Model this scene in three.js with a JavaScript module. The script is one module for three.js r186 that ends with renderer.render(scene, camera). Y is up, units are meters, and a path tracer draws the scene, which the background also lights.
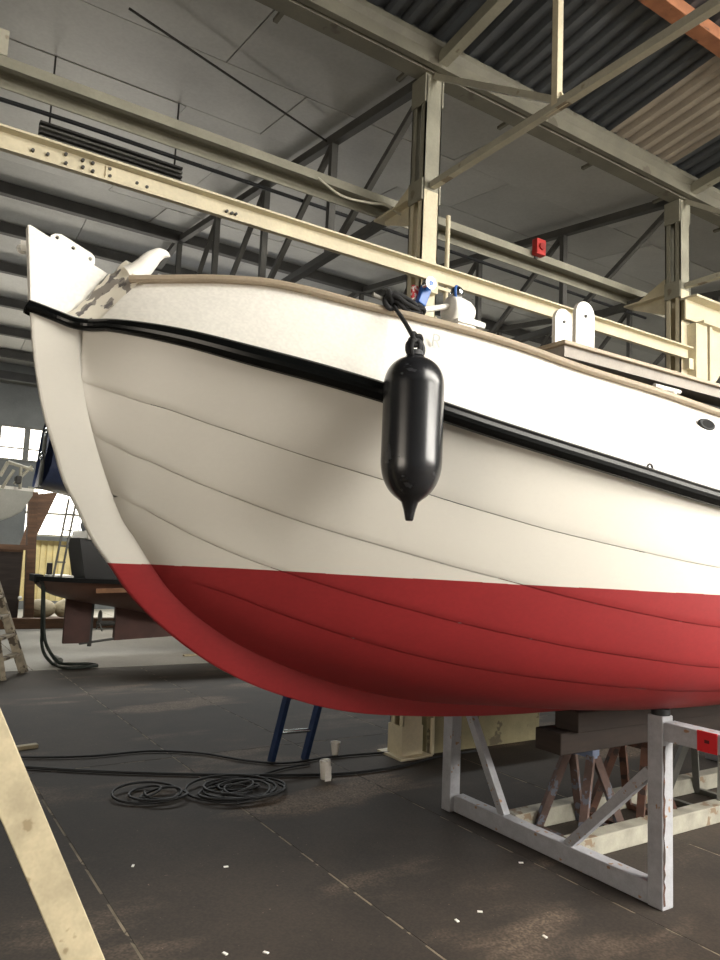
import * as THREE from 'three';
import { RoundedBoxGeometry } from 'three/addons/geometries/RoundedBoxGeometry.js';
import { mergeGeometries } from 'three/addons/utils/BufferGeometryUtils.js';
import { RectAreaLightUniformsLib } from 'three/addons/lights/RectAreaLightUniformsLib.js';
import { FontLoader } from 'three/addons/loaders/FontLoader.js';
import { TextGeometry } from 'three/addons/geometries/TextGeometry.js';

// ---------------------------------------------------------------- camera, light, exposure
const scene = new THREE.Scene();
const renderer = new THREE.WebGLRenderer({ antialias: true });
renderer.toneMapping = THREE.LinearToneMapping;
renderer.toneMappingExposure = 1.0;
renderer.shadowMap.enabled = true;
RectAreaLightUniformsLib.init();
scene.background = new THREE.Color(0xcdd3d6);           // overcast sky outside the hall

const F = 735, EYE = new THREE.Vector3(0, 1.6, 0);
const camera = new THREE.PerspectiveCamera(2 * Math.atan(480 / F) * 180 / Math.PI, 720 / 960, 0.05, 120);
const ax = new THREE.Vector3(1140, -128, -F).normalize();
const an = new THREE.Vector3(-483, -58, -F); an.addScaledVector(ax, -an.dot(ax)).normalize();
const az = an.clone().negate(), ay = new THREE.Vector3().crossVectors(az, ax);
camera.quaternion.setFromRotationMatrix(new THREE.Matrix4().makeBasis(ax, ay, az).transpose());
camera.position.copy(EYE);
scene.add(camera);

const DAY = 0xfffaf1;
function areaLight(name, w, h, pos, target, intensity, color = DAY) {
  const l = new THREE.RectAreaLight(color, intensity, w, h);
  l.name = name; l.position.set(...pos); scene.add(l); l.lookAt(...target); return l;
}
areaLight('roof_light_glow', 13.8, 4.4, [9.7, 6.58, 4.75], [9.7, 0, 3.82], 11.5);
areaLight('side_window_glow', 13, 1.9, [11.5, 3.9, 7.7], [11.5, 3.9, -5], 13);
areaLight('added_end_fill', 5.4, 3.4, [-9.2, 1.9, 1.5], [0, 1.9, 1.5], 2.6, 0xffe6c4);  // warm fill added from the left for the bow, no known door
areaLight('back_ceiling_fill', 14, 1.3, [7, 6.2, -14.2], [7, 0, -14.2], 20, 0xf4f6f4);  // fill added under the closed back ceiling, which has no rooflight
areaLight('back_window_glow', 9, 1.6, [5.5, 2.6, -19.6], [5.5, 2.6, 0], 6, 0xfff6e6);

// ---------------------------------------------------------------- helpers
let seed = 7;
const rnd = () => { seed = (seed * 1664525 + 1013904223) >>> 0; return seed / 4294967296; };
const V = (x, y, z) => new THREE.Vector3(x, y, z);
function ray(u, v) { return V(u - 360, 480 - v, -F).applyQuaternion(camera.quaternion); }
function at(u, v, { x, y, z }) {
  const r = ray(u, v);
  const t = x !== undefined ? x / r.x : y !== undefined ? (y - EYE.y) / r.y : z / r.z;
  return EYE.clone().addScaledVector(r, t);
}
function pchip(k) {
  const n = k.length, h = [], d = [], m = new Array(n).fill(0);
  for (let i = 0; i < n - 1; i++) { h[i] = k[i + 1][0] - k[i][0]; d[i] = (k[i + 1][1] - k[i][1]) / h[i]; }
  for (let i = 1; i < n - 1; i++) if (d[i - 1] * d[i] > 0) { const a = 2 * h[i] + h[i - 1], b = h[i] + 2 * h[i - 1]; m[i] = (a + b) / (a / d[i - 1] + b / d[i]); }
  m[0] = d[0]; m[n - 1] = d[n - 2];
  return x => {
    x = Math.min(Math.max(x, k[0][0]), k[n - 1][0]);
    let i = 0; while (i < n - 2 && x > k[i + 1][0]) i++;
    const t = (x - k[i][0]) / h[i], t2 = t * t, t3 = t2 * t;
    return (2 * t3 - 3 * t2 + 1) * k[i][1] + (t3 - 2 * t2 + t) * h[i] * m[i] + (3 * t2 - 2 * t3) * k[i + 1][1] + (t3 - t2) * h[i] * m[i + 1];
  };
}
const smooth = (a, b, x) => { const t = Math.min(Math.max((x - a) / (b - a), 0), 1); return t * t * (3 - 2 * t); };

// tileable value noise
function hash(i, j, s) { let h = (i * 374761393 + j * 668265263 + s * 1442695041) | 0; h = Math.imul(h ^ (h >>> 13), 1274126177); return ((h ^ (h >>> 16)) >>> 0) / 4294967296; }
function vnoise(u, v, nx, ny, s) {
  const x = u * nx, y = v * ny, i = Math.floor(x), j = Math.floor(y), fx = x - i, fy = y - j;
  const a = fx * fx * (3 - 2 * fx), b = fy * fy * (3 - 2 * fy), w = (p, n) => ((p % n) + n) % n;
  const h = (p, q) => hash(w(p, nx), w(q, ny), s);
  return (h(i, j) * (1 - a) + h(i + 1, j) * a) * (1 - b) + (h(i, j + 1) * (1 - a) + h(i + 1, j + 1) * a) * b;
}
function fbm(u, v, n, s, oct = 4, m = n) { let r = 0, a = .5; for (let k = 0; k < oct; k++) { r += a * vnoise(u, v, n << k, m << k, s + k * 17); a *= .5; } return r / (1 - a * 2 + a); }
function tex(w, h, fn, srgb = true) {
  const d = new Uint8Array(w * h * 4);
  for (let j = 0; j < h; j++) for (let i = 0; i < w; i++) {
    const c = fn(i / w, j / h), o = (j * w + i) * 4;
    for (let k = 0; k < 3; k++) d[o + k] = Math.max(0, Math.min(255, c[k] ?? c[0])); d[o + 3] = 255;
  }
  const t = new THREE.DataTexture(d, w, h); t.wrapS = t.wrapT = THREE.RepeatWrapping; t.magFilter = THREE.LinearFilter; t.minFilter = THREE.LinearMipmapLinearFilter; t.generateMipmaps = true;
  if (srgb) t.colorSpace = THREE.SRGBColorSpace; t.needsUpdate = true; return t;
}
const rep = (t, s) => { t.repeat.set(1 / s, 1 / s); return t; };
const mix = (a, b, t) => a.map((x, i) => x + (b[i] - x) * t);
// paint or wood of one colour with grain, blotches and chips
function grainy(c, { vary = .12, chip, chipAt = .72, size = 1, n = 6, s = 1, stretch = 1 } = {}) {
  return rep(tex(256, 256, (u, v) => {
    const a = fbm(u, v, n, s, 4, Math.max(1, Math.round(n * stretch))), b = vnoise(u, v, 96, 96, s + 5), e = fbm(u, v, n, s + 40, 5);
    let k = c.map(x => x * (1 + vary * (a - .5) * 2 + .05 * (b - .5)));
    if (chip) k = mix(k, chip, smooth(chipAt, chipAt + .05, e));
    return k;
  }), size);
}
function mat(o) { return new THREE.MeshStandardMaterial({ roughness: .7, metalness: 0, ...o, side: THREE.DoubleSide }); }

const steelCream = mat({ map: grainy([206, 196, 168], { vary: .07, chip: [128, 108, 80], chipAt: .76, size: 1.3, s: 3 }), roughness: .5 });
const steelPale = mat({ map: grainy([172, 168, 151], { vary: .1, chip: [120, 108, 90], chipAt: .75, size: 1.3, s: 4 }), roughness: .55 });
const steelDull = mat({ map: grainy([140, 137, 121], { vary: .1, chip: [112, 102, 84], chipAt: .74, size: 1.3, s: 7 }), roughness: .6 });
const steelGrey = mat({ map: grainy([104, 104, 98], { vary: .14, size: 1.2, s: 5 }), roughness: .6 });
const steelDark = mat({ map: grainy([62, 61, 58], { vary: .16, size: 1.2, s: 6 }), roughness: .6 });
const gutterMat = mat({ map: grainy([104, 101, 88], { vary: .14, chip: [84, 79, 66], chipAt: .7, size: 1.5, s: 8 }), roughness: .5 });
const sheetMat = [0, 1, 2].map(i => mat({ map: grainy([180 + 6 * i, 180 + 6 * i, 175 + 6 * i], { vary: .09, size: 2.2, n: 3, s: 10 + i }), roughness: .42 }));
const corrMat = [0, 1].map(i => mat({ map: grainy([84 + 8 * i, 88 + 8 * i, 92 + 8 * i], { vary: .18, size: 1.6, n: 4, s: 20 + i }), roughness: .5, metalness: .3 }));
const wallMat = mat({ map: grainy([112, 114, 112], { vary: .1, size: 2, s: 24 }), roughness: .8 });
const woodBeige = mat({ map: grainy([176, 160, 138], { vary: .16, size: .6, n: 2, s: 27, stretch: 12 }), roughness: .6 });
const plankCream = mat({ map: grainy([176, 164, 136], { vary: .14, chip: [140, 126, 98], chipAt: .7, size: .7, n: 9, s: 28 }), roughness: .7 });
const woodBrown = mat({ map: grainy([92, 66, 46], { vary: .25, size: .7, n: 3, s: 30, stretch: 8 }), roughness: .75 });
const timberDark = mat({ map: grainy([50, 41, 36], { vary: .25, size: .6, n: 3, s: 31, stretch: 6 }), roughness: .85 });
const rust = mat({ map: grainy([88, 60, 48], { vary: .3, chip: [56, 44, 38], chipAt: .6, size: .4, s: 33 }), roughness: .85 });
const cradlePaint = mat({ map: grainy([168, 169, 174], { vary: .08, chip: [150, 116, 88], chipAt: .73, size: .5, n: 14, s: 35 }), roughness: .55 });
const white = mat({ map: grainy([244, 241, 233], { vary: .015, size: .8, s: 38 }), roughness: .32 });
const blackGloss = new THREE.MeshPhysicalMaterial({ color: 0x080a0a, roughness: .26, specularIntensity: .6, side: THREE.DoubleSide });
const blackRope = mat({ map: grainy([28, 28, 29], { vary: .35, size: .05, n: 8, s: 41 }), roughness: .85 });
const chrome = mat({ color: 0xb8bcc0, roughness: .16, metalness: 1 });
const bluePaint = mat({ color: 0x2c5fa8, roughness: .4 });
const navyPaint = mat({ map: grainy([34, 44, 72], { vary: .15, size: .6, s: 44 }), roughness: .45 });
const rubberBlack = mat({ color: 0x17181a, roughness: .6 });
const darkVoid = mat({ color: 0x0c0c0c, roughness: .9 });

const usedNames = {};
const numbered = n => { const k = usedNames[n] = (usedNames[n] ?? -1) + 1; return k ? `${n}_${String(k).padStart(3, '0')}` : n; };
function thing(name, label, category, base = [0, 0, 0], group) {
  const o = new THREE.Group(); o.name = numbered(name); o.position.set(...base); scene.add(o);
  o.userData = { label, category }; if (group) o.userData.group = group; o.userData0 = base; return o;
}
function struct(name, base = [0, 0, 0]) {
  const o = new THREE.Group(); o.name = name; o.position.set(...base); o.userData.kind = 'structure'; o.userData0 = base; scene.add(o); return o;
}
// geometry is given in world coordinates; it is moved into the parent's own axes
function part(name, geo, m, parent, label) {
  const g = Array.isArray(geo) ? mergeGeometries(geo.map(q => { q = q.index ? q.toNonIndexed() : q; for (const k of Object.keys(q.attributes)) if (!['position', 'normal', 'uv'].includes(k)) q.deleteAttribute(k); return q; })) : geo;
  const b = parent.userData0 ?? [0, 0, 0]; g.translate(-b[0], -b[1], -b[2]);
  const o = new THREE.Mesh(g, m); o.name = name; o.castShadow = o.receiveShadow = true; o.userData0 = b; parent.add(o);
  if (label) o.userData.label = label; return o;
}
function boxUV(g) {
  const p = g.attributes.position, n = g.attributes.normal, u = new Float32Array(p.count * 2);
  for (let i = 0; i < p.count; i++) {
    const a = Math.abs(n.getX(i)), b = Math.abs(n.getY(i)), c = Math.abs(n.getZ(i)), x = p.getX(i), y = p.getY(i), z = p.getZ(i);
    const q = a >= b && a >= c ? [z, y] : b >= c ? [x, z] : [x, y]; u[2 * i] = q[0]; u[2 * i + 1] = q[1];
  }
  g.setAttribute('uv', new THREE.BufferAttribute(u, 2)); return g;
}
function box(x0, x1, y0, y1, z0, z1, r = 0) {
  const w = x1 - x0, h = y1 - y0, d = z1 - z0;
  const g = r ? new RoundedBoxGeometry(w, h, d, 1, r) : new THREE.BoxGeometry(w, h, d);
  g.translate((x0 + x1) / 2, (y0 + y1) / 2, (z0 + z1) / 2); return boxUV(g);
}
// bar between two points: w across, h along "up"
function bar(p, q, w, h, up = V(0, 1, 0), r = 0) {
  p = Array.isArray(p) ? V(...p) : p; q = Array.isArray(q) ? V(...q) : q;
  const d = q.clone().sub(p), l = d.length(); d.normalize();
  if (Math.abs(d.dot(up)) > .98) up = V(0, 0, 1);
  const s = V().crossVectors(up, d).normalize(), t = V().crossVectors(d, s);
  const g = boxUV(r ? new RoundedBoxGeometry(w, h, l, 1, r) : new THREE.BoxGeometry(w, h, l));
  g.applyMatrix4(new THREE.Matrix4().makeBasis(s, t, d).setPosition(p.clone().add(q).multiplyScalar(.5))); return g;
}
const pv = a => a.map(p => Array.isArray(p) ? V(...p) : p);
function tube(pts, r, seg = 8, n) { const c = new THREE.CatmullRomCurve3(pv(pts)); return new THREE.TubeGeometry(c, n ?? pts.length * 8, r, seg, false); }
function rod(p, q, r, seg = 10) {
  p = pv([p])[0]; q = pv([q])[0]; const d = q.clone().sub(p), g = new THREE.CylinderGeometry(r, r, d.length(), seg);
  g.applyQuaternion(new THREE.Quaternion().setFromUnitVectors(V(0, 1, 0), d.clone().normalize())); g.translate(...p.clone().add(q).multiplyScalar(.5)); return g;
}
function grid(nu, nv, fn) {
  const pos = [], uv = [], idx = [];
  for (let j = 0; j <= nv; j++) for (let i = 0; i <= nu; i++) { const q = fn(i / nu, j / nv); pos.push(q[0], q[1], q[2]); uv.push(q[3] ?? q[0], q[4] ?? q[1]); }
  for (let j = 0; j < nv; j++) for (let i = 0; i < nu; i++) { const a = j * (nu + 1) + i, b = a + 1, c = a + nu + 1, d = c + 1; idx.push(a, b, d, a, d, c); }
  const g = new THREE.BufferGeometry(); g.setAttribute('position', new THREE.Float32BufferAttribute(pos, 3)); g.setAttribute('uv', new THREE.Float32BufferAttribute(uv, 2)); g.setIndex(idx); g.computeVertexNormals(); return g;
}
// section given as [a (sideways), b (up)] swept along points; sideways is horizontal
function sweep(pts, profile, scale = () => 1) {
  pts = pv(pts); const n = pts.length, m = profile.length, pos = [], uv = [], idx = []; let len = 0;
  for (let i = 0; i < n; i++) {
    const t = pts[Math.min(i + 1, n - 1)].clone().sub(pts[Math.max(i - 1, 0)]).normalize(), s = V().crossVectors(t, V(0, 1, 0)).normalize(), u = V().crossVectors(s, t);
    if (i) len += pts[i].distanceTo(pts[i - 1]);
    const k = scale(i / (n - 1)); let w = 0;
    for (let j = 0; j <= m; j++) { const [a, b] = profile[j % m]; if (j) w += Math.hypot(a - profile[j - 1][0], b - profile[j - 1][1]); const p = pts[i].clone().addScaledVector(s, a * k).addScaledVector(u, b * k); pos.push(p.x, p.y, p.z); uv.push(len, w); }
  }
  for (let i = 0; i < n - 1; i++) for (let j = 0; j < m; j++) { const a = i * (m + 1) + j, b = a + 1, c = a + m + 1, d = c + 1; idx.push(a, c, d, a, d, b); }
  for (const i of [0, n - 1]) for (let j = 1; j < m - 1; j++) { const a = i * (m + 1); i ? idx.push(a, a + j, a + j + 1) : idx.push(a, a + j + 1, a + j); }
  const g = new THREE.BufferGeometry(); g.setAttribute('position', new THREE.Float32BufferAttribute(pos, 3)); g.setAttribute('uv', new THREE.Float32BufferAttribute(uv, 2)); g.setIndex(idx);
  const q = g.toNonIndexed(); q.computeVertexNormals(); return q;
}
// profile of [z, y] pairs (outline) drawn out along x
function along(profile, x0, x1) {
  const s = new THREE.Shape(profile.map(([z, y]) => new THREE.Vector2(-z, y)));
  const g = new THREE.ExtrudeGeometry(s, { depth: x1 - x0, bevelEnabled: false }); g.rotateY(Math.PI / 2); g.translate(x0, 0, 0); return boxUV(g);
}
// outline of [x, y] pairs in the plane z, given thickness towards -z
function plate(outline, z, t, holes = [], bevel = 0) {
  const s = new THREE.Shape(outline.map(([x, y]) => new THREE.Vector2(x, y)));
  for (const [x, y, r] of holes) { const h = new THREE.Path(); h.absarc(x, y, r, 0, Math.PI * 2, true); s.holes.push(h); }
  const g = new THREE.ExtrudeGeometry(s, { depth: t, bevelEnabled: bevel > 0, bevelSize: bevel, bevelThickness: bevel, bevelSegments: 2, curveSegments: 16 }); g.translate(0, 0, z - t); return boxUV(g);
}

// ---------------------------------------------------------------- floor
const asphalt = rep(tex(1024, 1024, (u, v) => {
  const a = fbm(u, v, 4, 50, 5), b = fbm(u, v, 14, 60, 3), c = vnoise(u, v, 400, 400, 70), d = fbm(u, v, 4, 80, 6, 11);
  let k = 47 + 24 * (a - .5) + 12 * (b - .5) + 12 * (c - .5);
  k += 62 * smooth(.54, .8, d) * (.25 + c * .75);                                  // chalky dust and scuffs
  if (vnoise(u, v, 230, 230, 91) > .985) k += 75;                                   // paint specks
  return [k * 1.14, k * .98, k * .82];
}), 3.2);
const concrete = rep(tex(512, 512, (u, v) => { const a = fbm(u, v, 4, 150, 6), c = vnoise(u, v, 200, 200, 170); const k = 164 + 46 * (a - .5) + 10 * (c - .5); return [k, k * .985, k * .93]; }), 4);
const asphaltMat = mat({ map: asphalt, roughness: .8 }), concreteMat = mat({ map: concrete, roughness: .75 });
const jointMat = mat({ map: grainy([128, 118, 100], { vary: .3, chip: [62, 56, 50], chipAt: .5, size: .8, n: 8, s: 55 }), roughness: .9 });
{
  const fl = struct('floor');
  part('floor_base', box(-10, 30, -.3, -.0015, -20.3, 8.3), jointMat, fl);
  const pitch = 1.06, zs = [8.3, 3.4, -1.1, -5.72, -10.3], gap = .007;
  for (let i = -4; i < 20; i++) for (let k = 0; k < 4; k++) {
    const x = 1.02 + i * pitch; part('floor_slab', box(x + gap, x + pitch - gap, -.2, 0, zs[k + 1] + (k === 3 ? 0 : gap), zs[k] - gap), asphaltMat, fl);
  }
  for (let i = -2; i < 8; i++) part('floor_slab', box(-1.2 + i * 3 + gap, 1.8 + i * 3 - gap, -.2, .002, -20, -10.31), concreteMat, fl);
  part('floor_slab', box(22.3, 30, -.2, 0, -20.3, 8.3), asphaltMat, fl); part('floor_slab', box(-10, -3.3, -.2, 0, -20.3, 8.3), asphaltMat, fl);
}

// ---------------------------------------------------------------- hall shell
const XL = -9.5, XR = 26, VAL = -5.1, SL = .13;
const roofA = z => 6.22 + .14 * (z + 4.85), RIDGE_A = 1.5, RIDGE_B = -12.2;
const roofB = z => z > RIDGE_B ? 6.2 + SL * (-5.2 - z) : 6.2 + SL * 7 - SL * (RIDGE_B - z);
{
  const w = struct('wall_left'); part('wall_face', [box(XL - .3, XL, 0, 8.5, -20.3, -1.3), box(XL - .3, XL, 0, 8.5, 4.3, 8.3), box(XL - .3, XL, 3.7, 8.5, -1.3, 4.3)], wallMat, w);
  const r = struct('wall_right'); part('wall_face', box(XR, XR + .3, 0, 8.5, -20.3, 8.3), wallMat, r);
  const f = struct('wall_front');
  part('wall_face', [box(XL, 5, 0, 6.4, 8, 8.3), box(18, XR, 0, 6.4, 8, 8.3), box(5, 18, 0, 2.9, 8, 8.3), box(5, 18, 4.9, 6.4, 8, 8.3)], wallMat, f);
}
const addedFillGlow = new THREE.MeshStandardMaterial({ color: 0xf0f0ec, emissive: DAY, emissiveIntensity: 4, roughness: .4 });  // glow of the added door panes, part of the bow fill
// windows of the side wall behind the camera
const paneGlow = new THREE.MeshStandardMaterial({ color: 0xeef0f0, emissive: DAY, emissiveIntensity: 12, roughness: .3 });
for (let k = 0; k < 5; k++) {
  const x = 5.03 + k * 2.6, o = struct(`window_${k + 1}`);
  part('window_frame', [box(x, x + .08, 2.9, 4.9, 8, 8.12), box(x + 2.46, x + 2.54, 2.9, 4.9, 8, 8.12), box(x + .08, x + 2.46, 2.9, 2.98, 8, 8.12), box(x + .08, x + 2.46, 4.82, 4.9, 8, 8.12), box(x + 1.24, x + 1.3, 2.98, 4.82, 8, 8.12)], steelPale, o);
  for (const [a, b] of [[.08, 1.24], [1.3, 2.46]]) part('window_pane', box(x + a, x + b, 2.98, 4.82, 8.05, 8.07), paneGlow, o);
}
{ const o = struct('door_1'); part('added_door_frame', [box(XL - .2, XL + .05, 0, 3.7, -1.3, -1.2), box(XL - .2, XL + .05, 0, 3.7, 4.2, 4.3), box(XL - .2, XL + .05, 3.6, 3.7, -1.2, 4.2)], steelGrey, o); for (let k = 0; k < 4; k++) for (let j = 0; j < 3; j++) part('added_door_pane', box(XL - .1, XL - .08, .03 + j * 1.19, 1.19 + j * 1.19, -1.18 + k * 1.345, .13 + k * 1.345), addedFillGlow, o); }  // unseen door added to carry the fill light from the left
// back wall: grey cladding above, ribbed panels below
const ribbedCream = mat({ map: grainy([226, 208, 150], { vary: .1, size: 1.4, s: 61 }), roughness: .7 });
{
  const w = struct('wall_back');
  part('wall_face', [box(XL, XR, 4.55, 6.4, -20.3, -20), box(XL, 1.55, 0, 4.55, -20.3, -20), box(6.9, XR, 0, 4.55, -20.3, -20), box(1.55, 6.9, 3.05, 3.66, -20.3, -20), box(1.55, 3.0, 0, 3.05, -20.3, -20), box(3.0, 6.9, 0, .2, -20.3, -20), box(3, 6.9, 1.72, 1.82, -20.3, -19.95)], wallMat, w);
  for (let k = 0; k < 26; k++) { const x = 3 + k * .15; part('wall_panel', along([[-20.2, .2], [-20.2, 1.72], [-20.1, 1.72], [-20.1, .2]], x, x + .075), ribbedCream, w); part('wall_panel', along([[-20.2, .2], [-20.2, 1.72], [-20.14, 1.72], [-20.14, .2]], x + .075, x + .15), ribbedCream, w); }
}
const backGlow = new THREE.MeshStandardMaterial({ color: 0xf2f2ee, emissive: 0xfff6e6, emissiveIntensity: 4, roughness: .3 });
for (let k = 0; k < 8; k++) {
  const x = 1.55 + k * .66, o = struct(`window_${k + 6}`);
  part('window_frame', [box(x, x + .07, 3.66, 4.55, -20.1, -19.98), box(x + .6, x + .66, 3.66, 4.55, -20.1, -19.98), box(x + .07, x + .6, 3.66, 3.71, -20.1, -19.98), box(x + .07, x + .6, 4.5, 4.55, -20.1, -19.98), box(x + .07, x + .6, 3.97, 4.0, -20.1, -19.98)], steelGrey, o);
  part('window_pane', box(x + .07, x + .6, 3.71, 3.97, -20.06, -20.04), backGlow, o); part('window_pane', box(x + .07, x + .6, 4.0, 4.5, -20.06, -20.04), backGlow, o);
}
{
  const o = struct('window_14');
  part('window_frame', [box(3, 6.9, 1.82, 1.87, -20.1, -19.96), box(3, 6.9, 3, 3.05, -20.1, -19.96), box(3, 6.9, 2.38, 2.43, -20.1, -19.96)], steelPale, o);
  for (let k = 0; k < 3; k++) for (const [a, b] of [[1.87, 2.38], [2.43, 3]]) part('window_pane', box(3 + k * 1.3 + .02, 4.28 + k * 1.3, a, b, -20.06, -20.04), backGlow, o);
}
// ceiling: nave B lined with grey sheets, nave A corrugated
{
  const c = struct('ceiling');
  const slab = (x0, x1, z0, z1, y, t, dy = 0) => { const g = box(x0, x1, 0, t, z0, z1), p = g.attributes.position; for (let i = 0; i < p.count; i++) p.setY(i, p.getY(i) + y(p.getZ(i)) + dy); g.computeVertexNormals(); return g; };
  part('roof_deck', [slab(XL, XR, RIDGE_B, VAL - .15, roofB, .12, .06), slab(XL, XR, -20.3, RIDGE_B, roofB, .12, .06)], steelDark, c);
  const zsN = [-5.3, -6.45, -7.6, -8.75, -9.9, -11.05, -12.19], zsF = [-12.21, -13.3, -14.7, -16.2, -17.7, -19.1, -20];
  for (const zs of [zsN, zsF]) for (let k = 0; k < 6; k++) for (let i = 0; i < 8; i++) {
    const x0 = -3.4 + i * 2.9 + (k % 2) * .9, m = sheetMat[Math.floor(rnd() * 3)];
    part('ceiling_sheet', slab(x0 + .006, x0 + 2.894, zs[k + 1] + .006, zs[k] - .006, roofB, .03, -.005 + rnd() * .012), m, c);
  }
  // corrugated sheets over the camera's nave
  const prof = (x0, m) => { const P = [], p = .18; for (let i = 0; i < 6; i++) { const x = x0 + i * p; P.push([x, 0], [x + .06, 0], [x + .09, .055], [x + .15, .055]); } P.push([x0 + 6 * p, 0]); return P; };
  const sheet = (x0, z0, z1, y) => {
    const P = prof(x0); const s = new THREE.Shape([...P.map(q => new THREE.Vector2(q[0], q[1])), ...P.slice().reverse().map(q => new THREE.Vector2(q[0], q[1] + .012))]);
    const g = new THREE.ExtrudeGeometry(s, { depth: z1 - z0, bevelEnabled: false }); g.translate(0, 0, z0);
    const p = g.attributes.position; for (let i = 0; i < p.count; i++) p.setY(i, p.getY(i) + y(p.getZ(i))); g.computeVertexNormals(); return boxUV(g);
  };
  const yA = z => z < RIDGE_A ? roofA(z) : roofA(RIDGE_A) - .14 * (z - RIDGE_A);
  const tan = new THREE.MeshStandardMaterial({ map: grainy([136, 127, 112], { vary: .2, chip: [66, 58, 48], chipAt: .7, size: 1.3, n: 4, s: 66 }), roughness: .8, emissive: 0xffe8cc, emissiveIntensity: .03, side: THREE.DoubleSide });
  for (let i = 0; i < 21; i++) {
    const x = -1.48 + i * 1.08, lit = i === 7;
    part(lit ? 'translucent_sheet' : 'roof_sheet', sheet(x, -4.86, -1.85, yA), lit ? tan : corrMat[i % 2], c, lit ? 'tan translucent corrugated sheet with a stained lower edge' : undefined);
  }
  part('roof_deck', [slab(XL, -1.48, -4.95, -1.85, yA, .06), slab(21.2, XR, -4.95, -1.85, yA, .06), slab(XL, XR, -1.85, 1.5, yA, .06), slab(XL, XR, 1.5, 2.5, yA, .06), slab(XL, 2.7, 2.5, 7, yA, .06), slab(16.7, XR, 2.5, 7, yA, .06), slab(XL, XR, 7, 8.3, yA, .06)], steelDark, c);
}
// rooflights over the boat, out of the picture above
const roofGlow = new THREE.MeshStandardMaterial({ color: 0xf0f0ec, emissive: DAY, emissiveIntensity: 8, roughness: .4 });
for (let k = 0; k < 5; k++) {
  const x = 2.7 + k * 2.8, y = z => roofA(1.5) - .14 * (z - 1.5), o = thing('rooflight_window', 'translucent rooflight sheet letting daylight in over the side aisle', 'rooflight', [x, y(4.75), 4.75], 'rooflights of the side slope');
  part('pane', bar([x + 1.4, y(2.5) + .03, 2.5], [x + 1.4, y(7) + .03, 7], 2.72, .02), roofGlow, o); for (const e of [.02, 2.78]) part('glazing_bar', bar([x + e, y(2.5) + .03, 2.5], [x + e, y(7) + .03, 7], .04, .08), steelPale, o);
}

// ---------------------------------------------------------------- steelwork
const COLX = [.02, 3.82, 7.6, 11.38, 15.16];
const colLabel = ['', 'cream built-up steel column with conduit pipe, behind the fender', 'cream built-up steel column carrying the deep girder bracket'];
function column(i) {
  const x = COLX[i], z = -5.05, t = thing('steel_column', colLabel[i] || 'cream built-up steel column beyond the boat', 'column', [x, 0, z], 'hall columns');
  if (colLabel[i]) delete t.userData.group;
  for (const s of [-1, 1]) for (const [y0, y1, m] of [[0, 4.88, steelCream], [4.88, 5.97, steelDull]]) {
    const a = Math.min(z + s * .1, z + s * .035), b = Math.max(z + s * .1, z + s * .035), e0 = Math.min(z + s * .1, z + s * .085), e1 = Math.max(z + s * .1, z + s * .085);
    part('channel', [box(x - .09, x + .09, y0, y1, e0, e1), box(x - .09, x - .078, y0, y1, a, b), box(x + .078, x + .09, y0, y1, a, b)], m, t);
  }
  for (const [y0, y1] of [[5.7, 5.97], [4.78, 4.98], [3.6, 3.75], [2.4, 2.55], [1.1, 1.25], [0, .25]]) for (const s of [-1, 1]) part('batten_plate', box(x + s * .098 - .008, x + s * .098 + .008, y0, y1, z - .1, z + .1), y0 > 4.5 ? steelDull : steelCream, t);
  part('base_plate', box(x - .16, x + .16, 0, .02, z - .17, z + .17), steelCream, t);
  const gus = plate([[0, 0], [.5, .2], [.5, .26], [0, .5]].map(([a, b]) => [a, b + 4.62]), 0, .014); gus.rotateY(Math.PI / 2); gus.translate(x + .007, 0, z - .1); // triangular bracket carrying the upper rail
  part('rail_bracket', gus, steelCream, t);
  part('rail_bracket', box(x - .09, x + .09, 4.86, 4.88, z - .68, z - .1), steelCream, t);
  return t;
}
for (let i = 1; i < COLX.length; i++) column(i);
{
  const t = thing('conduit_pipe', 'thin cream conduit pipe running up beside the column', 'pipe', [4.04, 2.6, -4.97]);
  part('pipe', rod([4.04, 0, -4.97], [4.04, 4.72, -4.97], .022), steelCream, t); part('clip', box(3.92, 4.07, 4.0, 4.03, -4.99, -4.94), steelCream, t); part('clip', box(3.92, 4.07, 3.3, 3.33, -4.99, -4.94), steelCream, t);
}
{ // crane rail beam in front of the columns
  const t = thing('crane_beam', 'long cream steel crane beam with bolted splice plate', 'beam', [-4, 4.05, -4.9]);
  part('beam_web', along([[-4.94, 4.055], [-4.94, 4.175], [-4.93, 4.175], [-4.93, 4.055]], -5, 7.62), steelCream, t);
  part('top_flange', box(-5, 7.62, 4.165, 4.18, -4.945, -4.86), steelCream, t); part('bottom_flange', box(-5, 7.62, 4.045, 4.06, -4.945, -4.9), steelCream, t);
  part('splice_plate', box(1.04, 1.72, 4.07, 4.155, -4.93, -4.918), steelCream, t);
  for (const [u, v] of [[66, 154], [66, 163], [83, 160], [83, 167], [93, 163], [93, 171], [110, 169], [110, 176], [33, 150], [48, 154], [137, 183], [147, 187], [227, 211], [232, 213], [236, 214]]) { const p = at(u, v, { z: -4.915 }); part('bolt', rod([p.x, p.y, -4.932], [p.x, p.y, -4.908], .011, 6), steelDark, t); }
  for (const x of COLX.slice(1, 3)) part('seat_bracket', box(x - .05, x + .05, 3.92, 4.045, -4.95, -4.87), steelCream, t);
}
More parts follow.
